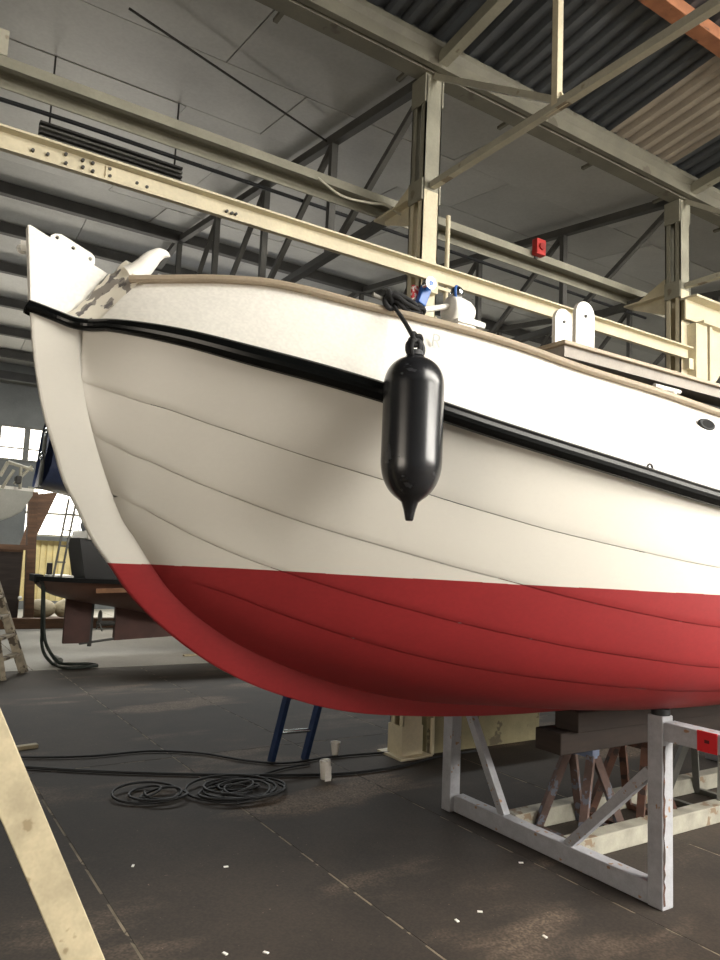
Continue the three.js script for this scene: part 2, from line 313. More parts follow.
{ // deep girder beyond the second column
  const t = thing('crane_girder', 'deep cream girder with stiffeners and triangular haunch', 'girder', [7.46, 4.4, -4.85]);
  part('girder_web', box(7.5, 15.2, 4.5, 4.73, -4.9, -4.88), steelCream, t); part('top_flange', box(7.5, 15.2, 4.73, 4.755, -4.95, -4.74), steelCream, t); part('bottom_flange', box(7.7, 15.2, 4.47, 4.5, -4.95, -4.78), steelCream, t);
  part('stub_post', box(7.64, 7.86, 3.3, 4.47, -4.95, -4.84), steelCream, t); part('stiffener', box(7.88, 7.93, 3.35, 4.47, -4.95, -4.82), steelCream, t);
  part('haunch', plate([[7.93, 4.47], [8.6, 4.47], [8.5, 4.3], [7.98, 3.75], [7.93, 3.7]], -4.87, .02), steelCream, t);
}
{ // upper rail behind the columns
  const t = thing('runway_rail', 'upper runway rail with a pale grimy edge behind the columns', 'rail', [-4, 4.9, -5.6]);
  part('rail_edge', along([[-5.62, 4.98], [-5.62, 5.06], [-5.57, 5.06], [-5.57, 4.98]], -5, 16), steelDull, t); part('soffit', along([[-5.76, 5.03], [-5.76, 5.055], [-5.62, 5.055], [-5.62, 5.03]], -5, 16), steelDull, t); part('back_flange', box(-5, 16, 4.93, 5.1, -5.775, -5.76), steelDull, t);
  part('end_stop', box(.33, .44, 5.06, 5.25, -5.62, -5.56), steelPale, t);
}
{ const p = at(537, 247, { z: -5.55 }); const t = thing('alarm_box', 'small red alarm box fixed on the upper rail', 'alarm', [p.x, p.y, p.z]); part('housing', box(p.x - .07, p.x + .07, p.y - .11, p.y + .07, -5.56, -5.48, .01), mat({ color: 0xb02a24, roughness: .5 }), t); part('cap', rod([p.x, p.y - .02, -5.48], [p.x, p.y - .02, -5.46], .04, 14), mat({ color: 0x8d1f1b, roughness: .4 }), t); part('fixing_strap', box(p.x - .02, p.x + .02, 4.98, 5.12, -5.58, -5.555), steelDark, t); }
{ // valley gutter
  const t = thing('valley_gutter', 'grey steel valley gutter running along the column heads', 'gutter', [-5, 5.97, -5]);
  part('lower_beam', along([[-5.08, 5.97], [-5.08, 6.1], [-4.95, 6.1], [-4.95, 6.0], [-4.92, 6.0], [-4.92, 5.97]], -6, 22), gutterMat, t);
  part('upper_beam', along([[-4.9, 5.985], [-4.9, 6.16], [-4.86, 6.16], [-4.86, 6.2], [-4.8, 6.2], [-4.8, 6.15], [-4.84, 6.1], [-4.84, 5.985]], -6, 22), gutterMat, t);
  part('closure_strip', box(-6, 22, 6.19, 6.34, -4.92, -4.865), steelDark, t);
  part('trough', box(-6, 22, 6.16, 6.19, -5.3, -4.86), steelDark, t);
  for (let k = 0; k < 14; k++) { const x = -.2 + k * 1.26; part('gutter_clip', box(x, x + .04, 5.98, 6.01, -5.22, -5.08), gutterMat, t); }
}
// trusses across both naves at each column line
const trussOf = ['cream roof truss over the boat springing from the column behind the fender', 'cream roof truss over the boat springing from the column with the girder', 'cream roof truss in the distant bays of the boat hall'];
for (let i = 1; i < 4; i++) {
  const x = COLX[i], t = thing('roof_truss', trussOf[i - 1], 'truss', [x, 4.9, -5]);
  const y0 = 4.93, top = z => 6.05 + .14 * (z + 5);
  part('bottom_chord', [bar([x - .02, y0, -4.94], [x - .02, y0, 8], .012, .06), bar([x + .005, y0 - .024, -4.94], [x + .005, y0 - .024, 8], .05, .012), bar([x + .03, y0, -4.94], [x + .03, y0, 8], .012, .06)], steelPale, t);
  part('rafter', bar([x, top(-5), -5], [x, top(1.5), 1.5], .1, .11), steelDull, t); part('rafter', bar([x, top(1.5), 1.5], [x, top(1.5) - .9, 8], .1, .11), steelPale, t);
  for (const z of [-3.5, -2, -.5, 1, 2.5, 4, 5.5]) part('web_post', bar([x, y0, z], [x, Math.min(top(z), top(3 - z)), z], .055, .055), steelCream, t);
  part('gusset', plate([[0, 0], [.2, 0], [.14, .12], [.04, .12]].map(([a, b]) => [a, b + 4.9]), 0, .012).rotateY(-Math.PI / 2).translate(x, 0, -3.6), steelCream, t);
  for (let k = 0; k < 5; k++) part('web_diagonal', bar([x, top(-5 + 1.5 * k) - .08, -4.95 + 1.5 * k], [x, y0 + .04, -3.5 + 1.5 * k], .05, .05), steelPale, t);
}
const trussSteel = mat({ map: grainy([78, 77, 73], { vary: .15, size: 1.2, s: 9 }), roughness: .6 });
const trussB = ['dark lattice truss under the grey ceiling behind the fender', 'dark lattice truss under the grey ceiling behind the mast cheeks', 'dark lattice truss in the far bays of the back nave'];
for (let i = 1; i < 4; i++) {
  const x = COLX[i] + .06, t = thing('lattice_truss', trussB[i - 1], 'truss', [x, 4.9, -5.2]);
  const top = z => roofB(z) - .13, y0 = 4.93;
  part('top_chord', bar([x, top(-5.2), -5.15], [x, top(RIDGE_B), RIDGE_B], .09, .1), trussSteel, t); part('top_chord', bar([x, top(RIDGE_B), RIDGE_B], [x, top(-19.9), -19.9], .09, .1), trussSteel, t);
  part('bottom_chord', bar([x, y0, -5.15], [x, y0, -19.9], .09, .08), trussSteel, t);
  for (let k = 1; k <= 7; k++) { const z = -5.1 - 1.75 * k; if (z < -19.5) break; part('web_post', bar([x, y0, z], [x, top(z), z], .08, .07), trussSteel, t); if (k < 5) part('web_diagonal', bar([x, top(z + 1.75) - .05, z + 1.72], [x, y0 + .04, z + .08], .06, .06), trussSteel, t); }
  for (let k = 5; k <= 8; k++) { const z = -5.1 - 1.75 * k; part('web_diagonal', bar([x, top(z) - .05, z], [x, y0 + .04, z + 1.7], .06, .06), trussSteel, t); }
}
// purlins of the far slope and bracing rods on the near one
for (const [k, z] of [-12.05, -13.3, -14.7, -16.2, -17.7, -19.05].entries()) {
  const t = thing('purlin', ['dark steel purlin at the ridge of the grey ceiling', ...['first', 'second', 'third', 'fourth'].map(w => `${w} dark steel purlin below the ridge on the far slope`), 'lowest dark steel purlin, next to the eaves beam'][k], 'purlin', [-3, roofB(z), z], 'purlins of the far slope');
  part('purlin_web', along([[z - .06, roofB(z) - .2], [z - .06, roofB(z) - .02], [z + .06, roofB(z) - .02], [z + .06, roofB(z) - .2]], -4, 20), steelDark, t);
}
{
  const t = thing('eaves_beam', 'dark steel eaves beam along the head of the back wall', 'beam', [-3, 5.5, -19.8]); part('beam_web', box(-4, 20, 5.62, 5.86, -19.98, -19.85), steelDark, t); part('flange', box(-4, 20, 5.6, 5.63, -19.98, -19.7), steelGrey, t);
}
const onB = (u, v) => { const r = ray(u, v), t = (6.16 - .676 - 1.6) / (r.y + SL * r.z); return EYE.clone().addScaledVector(r, t); };
{
  const a = onB(130, 0), b = onB(335, 140), t = thing('bracing_rod', 'thin dark bracing rod crossing the grey ceiling sheets', 'rod', a.toArray()); part('rod', rod(a.add(V(0, -.08, 0)), b.add(V(0, -.08, 0)), .013, 6), steelDark, t);
}
{ // cable ladder hung under the back ceiling
  const z = -7.6, a = at(40, 122, { z }), b = at(182, 170, { z }), t = thing('cable_tray', 'long ribbed cable tray hung above the crane beam', 'tray', [a.x, a.y, z]);
  for (let k = 0; k < 4; k++) part('tray_rail', bar([a.x, a.y - .05 * k, z], [b.x, a.y - .05 * k, z], .05, .022), k % 2 ? steelGrey : steelDark, t);
  part('tray_back', box(a.x, b.x, a.y - .17, a.y + .02, z - .06, z - .045), steelDark, t);
  for (const k of [.06, .94]) part('hanger_rod', rod([a.x + (b.x - a.x) * k, a.y, z], [a.x + (b.x - a.x) * k, roofB(z), z], .01, 6), steelDark, t);
  const p = at(0, 108, { z: -7.5 }); part('cable', tube([[p.x - 2, p.y, -7.5], [a.x, a.y + .05, -7.5], [b.x, a.y + .05, -7.5], [b.x + 8, a.y + .04, -7.5]], .022, 6, 40), rubberBlack, t);
}
{ // loose cable slung over the runway rail
  const P = [[318, 178, -5.5], [340, 195, -5.45], [370, 203, -5.45], [385, 205, -5.45], [400, 214, -5.4], [412, 220, -5.35]].map(([u, v, z]) => at(u, v, { z }));
  const t = thing('slung_cable', 'pale loose cable slung over the upper rail beside the column', 'cable', P[0].toArray()); part('cable', tube(P, .012, 6), steelPale, t);
}
{ // rusty orange purlin near the ridge
  const a = at(655, -4, { y: 6.36 }), t = thing('orange_beam', 'rusty orange timber purlin under the corrugated roof', 'beam', [a.x, 6.3, a.z]);
  part('beam_body', box(a.x - 2, a.x + 9, 6.3, 6.42, a.z - .07, a.z + .07, .006), mat({ map: grainy([158, 104, 72], { vary: .2, chip: [110, 76, 56], chipAt: .66, size: .8, s: 72 }), roughness: .75 }), t);
}

// ---------------------------------------------------------------- the boat
const ZC = -3.05;
const rubB = pchip([[.568, .02], [.66, .17], [.8, .33], [1.0, .50], [1.3, .70], [1.7, .90], [2.2, 1.06], [2.8, 1.18], [3.5, 1.26], [4.5, 1.31], [5.5, 1.3], [6.8, 1.15], [7.8, .85], [8.5, .42], [8.85, .05]]);
const shB = pchip([[.6, .03], [.75, .17], [.9, .28], [1.1, .42], [1.4, .60], [1.8, .77], [2.3, .91], [2.9, 1.02], [3.6, 1.09], [4.6, 1.13], [5.6, 1.12], [6.8, .98], [7.8, .72], [8.5, .36], [8.85, .04]]);
const ySh0 = pchip([[.6, 2.668], [.76, 2.672], [.9, 2.678], [1.03, 2.682], [1.16, 2.679], [1.3, 2.659], [1.415, 2.634], [1.56, 2.606], [1.665, 2.592], [1.825, 2.571], [1.995, 2.548], [2.175, 2.52], [2.505, 2.464], [2.915, 2.42], [3.32, 2.375], [4, 2.32], [5, 2.28], [6.5, 2.3], [8.85, 2.5]]), ySh = x => ySh0(x) - .012;
const yRab = pchip([[.568, 2.441], [.591, 2.302], [.631, 2.145], [.682, 1.989], [.73, 1.872], [.802, 1.715], [.883, 1.609], [.938, 1.533], [1.031, 1.423], [1.17, 1.31], [1.328, 1.213], [1.493, 1.139], [1.723, 1.053], [2.022, .967], [2.3, .91], [2.6, .87], [3.2, .835], [6.2, .85], [7.4, 1.0], [8.3, 1.35], [8.85, 1.85]]);
const yRub = pchip([[.568, 2.48], [.745, 2.434], [.88, 2.397], [1.11, 2.328], [1.36, 2.262], [1.6, 2.198], [1.97, 2.107], [2.48, 2.012], [3.07, 1.923], [4, 1.83], [5, 1.79], [6.5, 1.82], [8.85, 2.05]]);
const sMid = pchip([[0, 0], [.03, .22], [.06, .45], [.1, .62], [.17, .75], [.27, .845], [.4, .905], [.6, .955], [.8, .982], [1, 1]]);
const yWL = x => 1.54 - .016 * Math.max(0, x - 1.2);
function hullPt(x, tau, side, off = 0) {
  const f = (a, b) => { const w = smooth(.3, 3.6, a) * (1 - smooth(5.5, 9, a)), B = rubB(a) * ((1 - w) * Math.pow(b, .8) + w * sMid(b)) + .06 * (1 - b) * (1 - b); return V(a, yRab(a) + b * (yRub(a) - yRab(a)), ZC + side * B); };
  const p = f(x, tau);
  if (off) { const e = .004, t0 = Math.max(tau, .004), a = f(x + e, t0).sub(f(x - e, t0)), b = f(x, Math.min(t0 + e, 1)).sub(f(x, t0 - e)), n = V().crossVectors(a, b).normalize(); if (n.z * side < 0) n.negate(); p.addScaledVector(n, off); }
  return p;
}
const VSPAN = 2.6, hullMap = tex(512, 2048, (u, v) => {
  const y = v * VSPAN - 1.3, e = fbm(u, v, 8, 200, 4, 10), c = vnoise(u, v, 220, 300, 210), w = (fbm(u, 0, 16, 220, 3, 1) - .5) * .004;
  if (y < w) { const k = 1 + .1 * (e - .5) + .05 * (c - .5); return [152 * k, 39 * k, 42 * k]; }
  const k = 1 + .012 * (e - .5) + .006 * (c - .5); return [229 * k, 225 * k, 215 * k];
});
const hullRough = tex(64, 2048, (u, v) => [v * VSPAN - 1.3 < 0 ? 150 : 84], false);
const hullPaint = mat({ map: hullMap, roughnessMap: hullRough, roughness: 1 });
const hullUV = p => [p.x / 2.5, (p.y - yWL(p.x) + 1.3) / VSPAN];

const boat = thing('boat', 'white wooden-style boat with red bottom and black rubbing strake on a cradle', 'boat', [3.3, .77, ZC]);
const seams = [() => 0,
  pchip([[1.0, 0], [1.06, .08], [1.16, .135], [1.3, .165], [1.57, .182], [1.89, .193], [2.23, .202], [2.58, .21], [9, .2]]),
  pchip([[.76, 0], [.78, .07], [.8, .104], [.851, .154], [.903, .193], [.955, .229], [1.007, .254], [1.06, .273], [1.168, .295], [1.368, .321], [1.64, .337], [1.92, .347], [2.22, .348], [2.53, .342], [2.88, .335], [3.3, .322], [9, .32]]),
  pchip([[.66, 0], [.689, .114], [.736, .245], [.784, .33], [.833, .379], [.884, .408], [.934, .434], [.984, .456], [1.085, .484], [1.224, .501], [1.497, .517], [1.781, .529], [2.083, .532], [2.414, .521], [2.777, .507], [3.2, .494], [9, .48]]),
  pchip([[.598, 0], [.62, .2], [.649, .386], [.695, .515], [.741, .583], [.787, .628], [.834, .655], [.882, .673], [.93, .688], [.978, .7], [1.108, .72], [1.379, .731], [1.661, .738], [1.967, .739], [2.306, .735], [9, .733]]),
  () => 1];
const starts = [1.0, .76, .66, .598, .57];
for (const side of [1, -1]) for (let k = 0; k < 5; k++) {
  const lo = seams[k], hi = seams[k + 1], x0 = starts[k], nj = k === 0 ? 14 : 8, rows = [];
  part('strake', grid(110, nj + 1, (s, t) => {
    const x = x0 + (8.85 - x0) * Math.pow(s, 1.7), j = Math.round(t * (nj + 1));
    const q = j === 0 ? 0 : (j - 1) / nj, a = lo(x), gap = k < 4 ? .0024 * smooth(.03, .16, x - x0) : 0, b = Math.max(a, hi(x) - gap), tau = a + (b - a) * q;
    const p = hullPt(x, tau, side, j === 0 ? -.004 : k ? .0012 * (1 - q) : 0);
    return [p.x, p.y, p.z, ...hullUV(p)];
  }), hullPaint, boat);
}
// stem and keel: side faces between front edge and rabbet
const stemF = [[.405, 2.528], [.427, 2.372], [.466, 2.192], [.497, 2.085], [.539, 1.972], [.58, 1.858], [.634, 1.763], [.71, 1.629], [.788, 1.528], [.877, 1.413], [1.024, 1.278], [1.242, 1.126], [1.451, 1.022], [1.624, .959], [1.818, .901], [2.028, .858], [2.226, .833], [2.637, .797], [3.212, .772], [6.4, .77], [7.5, .86], [8.4, 1.15], [9, 1.7], [9.05, 2.5]];
const stemR = [[.575, 2.5], [.585, 2.34], [.62, 2.19], [.65, 2.085], [.69, 1.972], [.735, 1.86], [.78, 1.76], [.86, 1.64], [.935, 1.536], [1.02, 1.435], [1.15, 1.325], [1.36, 1.2], [1.56, 1.113], [1.72, 1.054], [1.9, 1.0], [2.09, .95], [2.28, .915], [2.66, .866], [3.22, .835], [6.2, .85], [7.4, 1.0], [8.3, 1.35], [8.8, 1.85], [8.85, 2.5]];
{
  const cr = a => new THREE.CatmullRomCurve3(a.map(([x, y]) => V(x, y, 0)), false, 'centripetal');
  const cf = cr(stemF), c2 = cr(stemR), n = 140;
  // across: starboard rabbet, starboard front edge, bevel, port front edge, port rabbet
  const A = [[1.15, -.045], [1, -.068], [.05, -.018], [0, -.012], [0, .012], [.05, .018], [1, .068], [1.15, .045]];
  const strips = [[0, 2], [2, 3], [3, 4], [4, 5], [5, 7]].map(([a, b]) => grid(n, b - a, (s, t) => {
    const f = cf.getPoint(s), r = c2.getPoint(s), [m, z] = A[Math.round(a + t * (b - a))], x = f.x + (r.x - f.x) * m, y = f.y + (r.y - f.y) * m;
    return [x, y, ZC + z, ...hullUV(V(x, y, 0))];
  }));
  part('stem_and_keel', strips, hullPaint, boat);
  // stem head above the rubbing strake
  const tip = [.372, 2.832];
  part('stem_head', plate([[.407, 2.515], tip, [.376, 2.834], [.676, 2.716], [.555, 2.51], [.556, 2.48], [.48, 2.49]], ZC + .022, .044, [], .004), white, boat);
  const e = [[50, 240], [51, 236], [55, 234.5], [61, 235], [91, 254], [94, 257.5], [94, 264], [90, 268], [70, 262]].map(([u, v]) => { const p = at(u, v, { z: ZC - .02 }); return [p.x, p.y]; });
  const holes = [[57, 238], [73, 248.5], [90, 259.5]].map(([u, v]) => { const p = at(u, v, { z: ZC - .02 }); return [p.x, p.y, .008]; });
  part('eye_plate', plate(e, ZC - .015, .014, holes, .002), white, boat, 'white eye plate with three holes');
  const p = at(21, 249, { z: ZC - .1 }), ring = new THREE.TorusGeometry(.016, .006, 8, 18); ring.translate(p.x + .005, p.y, p.z);
  part('forestay_eye', [ring, bar([p.x, p.y + .01, p.z], [p.x + .16, p.y + .02, ZC - .03], .02, .045)], white, boat);
}
// bulwark, cap rail, rubbing strake
const bwX = [.655, 8.82];
for (const side of [1, -1]) {
  part('bulwark', grid(110, 6, (s, t) => {
    const xs = .625 + (8.82 - .625) * Math.pow(s, 1.7), xt = .757 + (8.82 - .757) * Math.pow(s, 1.7), x = xs + (xt - xs) * t;
    const b = rubB(xs) - .004 + (shB(xt) - rubB(xs) + .004) * t + .016 * Math.sin(Math.PI * t), y = yRub(xs) + (ySh(xt) - .012 - yRub(xs)) * t;
    return [x, y, ZC + side * b, x / .8, y / .8];
  }), white, boat);
  part('bulwark_inside', grid(80, 2, (s, t) => { const xs = .7 + 8.05 * Math.pow(s, 1.6), xt = .83 + 7.92 * Math.pow(s, 1.6), x = xs + (xt - xs) * t; return [x, yRub(xs) - .01 + (ySh(xt) - yRub(xs)) * t, ZC + side * Math.max(0, rubB(xs) + (shB(xt) - rubB(xs)) * t - .035 - .03 * (1 - t)), x, t]; }), white, boat);
  const cap = []; for (let i = 0; i <= 120; i++) { const x = .75 + 8.05 * Math.pow(i / 120, 1.6); cap.push(V(x, ySh(x), ZC + side * (shB(x) - .012))); }
  part('cap_rail', sweep(cap, [[-.035, -.013], [.036, -.013], [.042, -.006], [.042, .006], [.036, .013], [-.035, .013]]), woodBeige, boat, 'weathered wooden cap rail');
  const rp = [V(.395, 2.519, ZC + side * .02), V(.43, 2.51, ZC + side * .03), V(.5, 2.488, ZC + side * .055), V(.552, 2.468, ZC + side * .085), V(.6, 2.462, ZC + side * .11)];
  for (let i = 0; i <= 130; i++) { const x = .66 + 8.17 * Math.pow(i / 130, 1.5); rp.push(V(x, yRub(x), ZC + side * (rubB(x) + .014))); }
  const fine = new THREE.CatmullRomCurve3(rp).getPoints(520), prof = []; for (let k = 0; k < 16; k++) { const a = k / 16 * Math.PI * 2; prof.push([Math.cos(a) * .034, Math.sin(a) * .039]); }
  const rr = sweep(fine, prof, s => .6 + .4 * smooth(0, .2, s)); 
  part('rubbing_strake', rr, blackGloss, boat, 'glossy black rubbing strake');
}
part('deck', grid(60, 12, (s, t) => { const x = .72 + 8.05 * s, b = Math.max(.005, rubB(x) - .06), k = t * 2 - 1; return [x, yRub(x) - .012 + .05 * (1 - k * k), ZC + b * k, x, k]; }), woodBeige, boat);
{ // breast plate with flaking paint and the curled fairlead horn
  const flake = tex(256, 128, (u, v) => {
    const e = fbm(u, v, 5, 300, 5, 4), d = fbm(u, v, 9, 320, 4, 6), k = 1 + .04 * (d - .5); let c = [236 * k, 230 * k, 214 * k];
    const band = Math.exp(-Math.pow((v - .34 - .16 * (fbm(u, .2, 4, 340, 3) - .5)) / .2, 2)) * smooth(.0, .08, u) * (1 - smooth(.68, .86, u));
    return mix(c, d > .55 ? [112, 108, 106] : [146, 140, 132], smooth(.5, .54, e * .85 + band * .2));
  });
  const A = at(65, 319, { z: ZC + .04 }), B = V(.628, 2.475, ZC + .105), D = at(138, 283, { z: ZC + .2 }), Cc = at(126, 259, { z: ZC + .075 });
  const face = (off) => (s, t) => { const l = A.clone().lerp(Cc, s), r = B.clone().lerp(D, s), jag = .012 * Math.sin(s * 21) * Math.sin(s * 9 + 1) * (1 - t), p = l.lerp(r, t); p.y += jag; p.x += off; p.y -= off * .2; return [p.x, p.y, p.z, s, t]; };
  const rim = grid(24, 1, (s, t) => { const q = face(t * .03)(s, 0); return q; }), rim2 = grid(1, 8, (s, t) => face(s * .03)(1, t));
  part('breast_plate', [grid(24, 8, face(0)), grid(24, 8, face(.03)), rim, rim2], mat({ map: flake, roughness: .6 }), boat, 'white plate with flaking paint and bare grey patches');
  const ctr = [[130, 277, .1, 13], [137, 273, .11, 12], [144, 267, .12, 11], [150, 260.5, .125, 10], [156, 255.5, .13, 8], [162, 253, .13, 6.2], [167, 254.5, .13, 3.6], [169.5, 257, .13, 1]];
  const cv = new THREE.CatmullRomCurve3(ctr.map(([u, v, z]) => at(u, v, { z: ZC + z }))), rad = pchip(ctr.map((c, i) => [i / 7, c[3] * .0036]));
  const N = 28, fr = cv.computeFrenetFrames(N), hornG = grid(N, 14, (s, t) => { const i = Math.round(s * N), p = cv.getPoint(s), a = t * Math.PI * 2, r = rad(s); p.addScaledVector(fr.normals[i], Math.cos(a) * r).addScaledVector(fr.binormals[i], Math.sin(a) * r); return [p.x, p.y, p.z, s, t]; });
  part('fairlead_horn', hornG, white, boat);
}
// a point on the bulwark seen at a pixel
function onBulwark(u, v) {
  const r = ray(u, v); let best, bd = 1e9;
  for (let x = .6; x < 5.5; x += .004) for (let t = 0; t <= 1; t += .05) {
    const p = V(x, yRub(x) + (ySh(x) - yRub(x)) * t, ZC + rubB(x) + (shB(x) - rubB(x)) * t + .016 * Math.sin(Math.PI * t)), k = x / r.x, q = EYE.clone().addScaledVector(r, k), d = q.distanceTo(p);
    if (d < bd) { bd = d; best = p; }
  }
  const e = .01, tan = V(2 * e, ySh(best.x + e) - ySh(best.x - e), shB(best.x + e) - shB(best.x - e)).normalize();
  return { p: best, tan };
}
const font = await new FontLoader().loadAsync('fonts/droid/droid_sans_regular.typeface.json');
{
  const { p, tan } = onBulwark(429, 347), g = new TextGeometry('R', { font, size: .052, depth: .002, curveSegments: 6 }), n = V().crossVectors(tan, V(0, 1, 0)).normalize(), up = V().crossVectors(n, tan);
  g.applyMatrix4(new THREE.Matrix4().makeBasis(tan, up, n).setPosition(p.clone().addScaledVector(n, .003)));
  part('ghost_letter', g, mat({ color: 0xc6c6c2, roughness: .5 }), boat, 'faint grey letter R left on the bulwark');
}
{
  const { p, tan } = onBulwark(706, 424), n = V().crossVectors(tan, V(0, 1, 0)).normalize(), up = V().crossVectors(n, tan), m = new THREE.Matrix4().makeBasis(tan, up, n).setPosition(p.clone().addScaledVector(n, .004));
  const ring = new THREE.TorusGeometry(.034, .009, 10, 36); ring.scale(1.3, .6, 1).applyMatrix4(m); const hole = new THREE.CylinderGeometry(.034, .034, .012, 36); hole.rotateX(Math.PI / 2).scale(1.3, .6, 1).applyMatrix4(m);
  const o = part('hawse_pipe', ring, rubberBlack, boat, 'black oval hawse pipe'); part('hawse_dark_disc', hole, darkVoid, o);  // dark disc stands in for the shade inside the pipe
}
{ const q = at(650, 468, { z: ZC + rubB(2.66) + .01 }), t = new THREE.TorusGeometry(.016, .005, 8, 20); t.translate(q.x, q.y, q.z); part('eye_bolt', [t, rod([q.x, q.y - .015, q.z], [q.x, q.y - .06, q.z], .006, 8)], steelDark, boat); }
{ // deckhouse: roof slab with wooden edge, sides coloured dark for the shade under the roof, tabernacle cheeks
  const zr = ZC + .75, y1 = 2.662, x0 = 2.59;
  const dh = part('deckhouse', box(x0 + .12, 6.2, 1.95, y1 - .1, ZC - .66, ZC + .66), mat({ color: 0x1c1b1a, roughness: .6 }), boat, 'deckhouse side coloured dark as shade under the roof');
  part('roof_slab', box(x0 + .02, 6.4, y1 - .075, y1 - .018, ZC - .73, zr - .02), mat({ map: grainy([150, 142, 132], { vary: .1, size: .8, s: 83 }), roughness: .6 }), dh); part('roof_trim', [box(x0, 6.42, y1 - .022, y1, ZC - .75, zr, .006)], woodBeige, dh);
  const q = at(563, 362, { z: zr - .06 }); part('roof_strut', box(q.x - .012, q.x + .012, 2.3, y1 - .07, q.z - .012, q.z + .012), white, dh);
  for (const [u0, u1, vt, z] of [[552.5, 569, 310, ZC - .02], [573, 591, 303, ZC + .26]]) {
    const a = at(u0, 345, { z }), b = at(u1, 345, { z }), tp = at((u0 + u1) / 2, vt, { z }), r = (b.x - a.x) / 2, out = [[a.x, y1 - .02], [a.x, tp.y - r]]; for (let k = 1; k < 12; k++) { const t = Math.PI - k / 12 * Math.PI; out.push([(a.x + b.x) / 2 + Math.cos(t) * r, tp.y - r + Math.sin(t) * r]); } out.push([b.x, tp.y - r], [b.x, y1 - .02]);
    const c = part('mast_cheek', plate(out, z + .02, .022, [], .003), white, boat, 'white round-topped mast cheek'); const cx = (a.x + b.x) / 2, cy = tp.y - r * 1.1; part('bolt', rod([cx, cy, z + .015], [cx, cy, z + .03], .01, 10), steelDark, c);
  }
  const cp = at(667, 393, { z: ZC + .9 }); part('mooring_cleat', [rod([cp.x - .1, cp.y + .02, cp.z], [cp.x + .1, cp.y + .02, cp.z], .012), rod([cp.x - .04, cp.y + .02, cp.z], [cp.x - .04, cp.y - .1, cp.z], .016), rod([cp.x + .05, cp.y + .02, cp.z], [cp.x + .05, cp.y - .1, cp.z], .016)], white, boat);
}
{ // white windlass housing with pipe, blue fittings
  const z = ZC + .62, c = at(460, 311, { z }), k = .0041, hs = new THREE.Group();
  const pts = [[0, -.062], [.06, -.062], [.066, -.05]]; 
  const lat = new THREE.LatheGeometry([[.0, 0], [.05, 0], [.058, .006], [.06, .02], [.06, .07], [.055, .1], [.042, .125], [.02, .138], [0, .142]].map(([a, b]) => new THREE.Vector2(a, b)), 28); lat.rotateZ(-Math.PI / 2); lat.translate(c.x - .07, c.y - .005, z);
  const w = part('windlass_housing', lat, white, boat, 'white rounded windlass housing'); part('flange', box(c.x - .06, c.x + .1, c.y - .075, c.y - .055, z - .06, z + .06, .006), white, w); part('pedestal', box(c.x - .05, c.x + .05, c.y - .42, c.y - .07, z - .05, z + .05), white, w); part('spindle', rod([c.x + .06, c.y - .035, z], [c.x + .14, c.y - .04, z], .016), white, w);
  const p0 = at(415, 311, { z }); part('pipe', rod([c.x - .07, c.y + .005, z], [p0.x, p0.y, z], .013), white, w);
  const b = at(457, 293, { z: z + .02 }), sp = new THREE.SphereGeometry(.03, 20, 14); sp.translate(b.x, b.y, b.z); const cl = part('chrome_capstan', sp, chrome, boat, 'small round chrome fitting with blue band'); const tr = new THREE.TorusGeometry(.028, .007, 8, 24); tr.rotateY(.6); tr.translate(b.x, b.y, b.z); part('band', tr, bluePaint, cl); part('stalk', rod([b.x, b.y - .03, b.z], [b.x, c.y, z], .014), steelDark, cl);
}
{
  const z = ZC + .66, a = at(420, 305, { z }), b = at(427, 286, { z }), t = thing('rope_clamp', 'blue and chrome rope clamp standing above the cap rail', 'clamp', a.toArray());
  part('body', bar(a, b, .045, .03, V(0, 0, 1), .006), bluePaint, t); const d = new THREE.CylinderGeometry(.026, .026, .03, 24); d.rotateX(Math.PI / 2); const p = at(429, 284, { z: z + .03 }); d.translate(...p); part('roller', d, chrome, t); const h = new THREE.CylinderGeometry(.012, .012, .034, 16); h.rotateX(Math.PI / 2); h.translate(...p); part('hub', h, bluePaint, t);
  const r0 = at(414, 303, { z: z - .02 }), r1 = at(415, 286, { z: z - .02 }); part('strap', bar(r0, r1, .03, .012, V(0, 0, 1)), mat({ map: grainy([190, 60, 62], { vary: .1, chip: [225, 220, 215], chipAt: .55, size: .05, n: 4, s: 88 }), roughness: .8 }), t, 'red and white strap'); part('stalk', rod(a, a.clone().add(V(0, -.5, 0)), .012), steelDark, t);
}
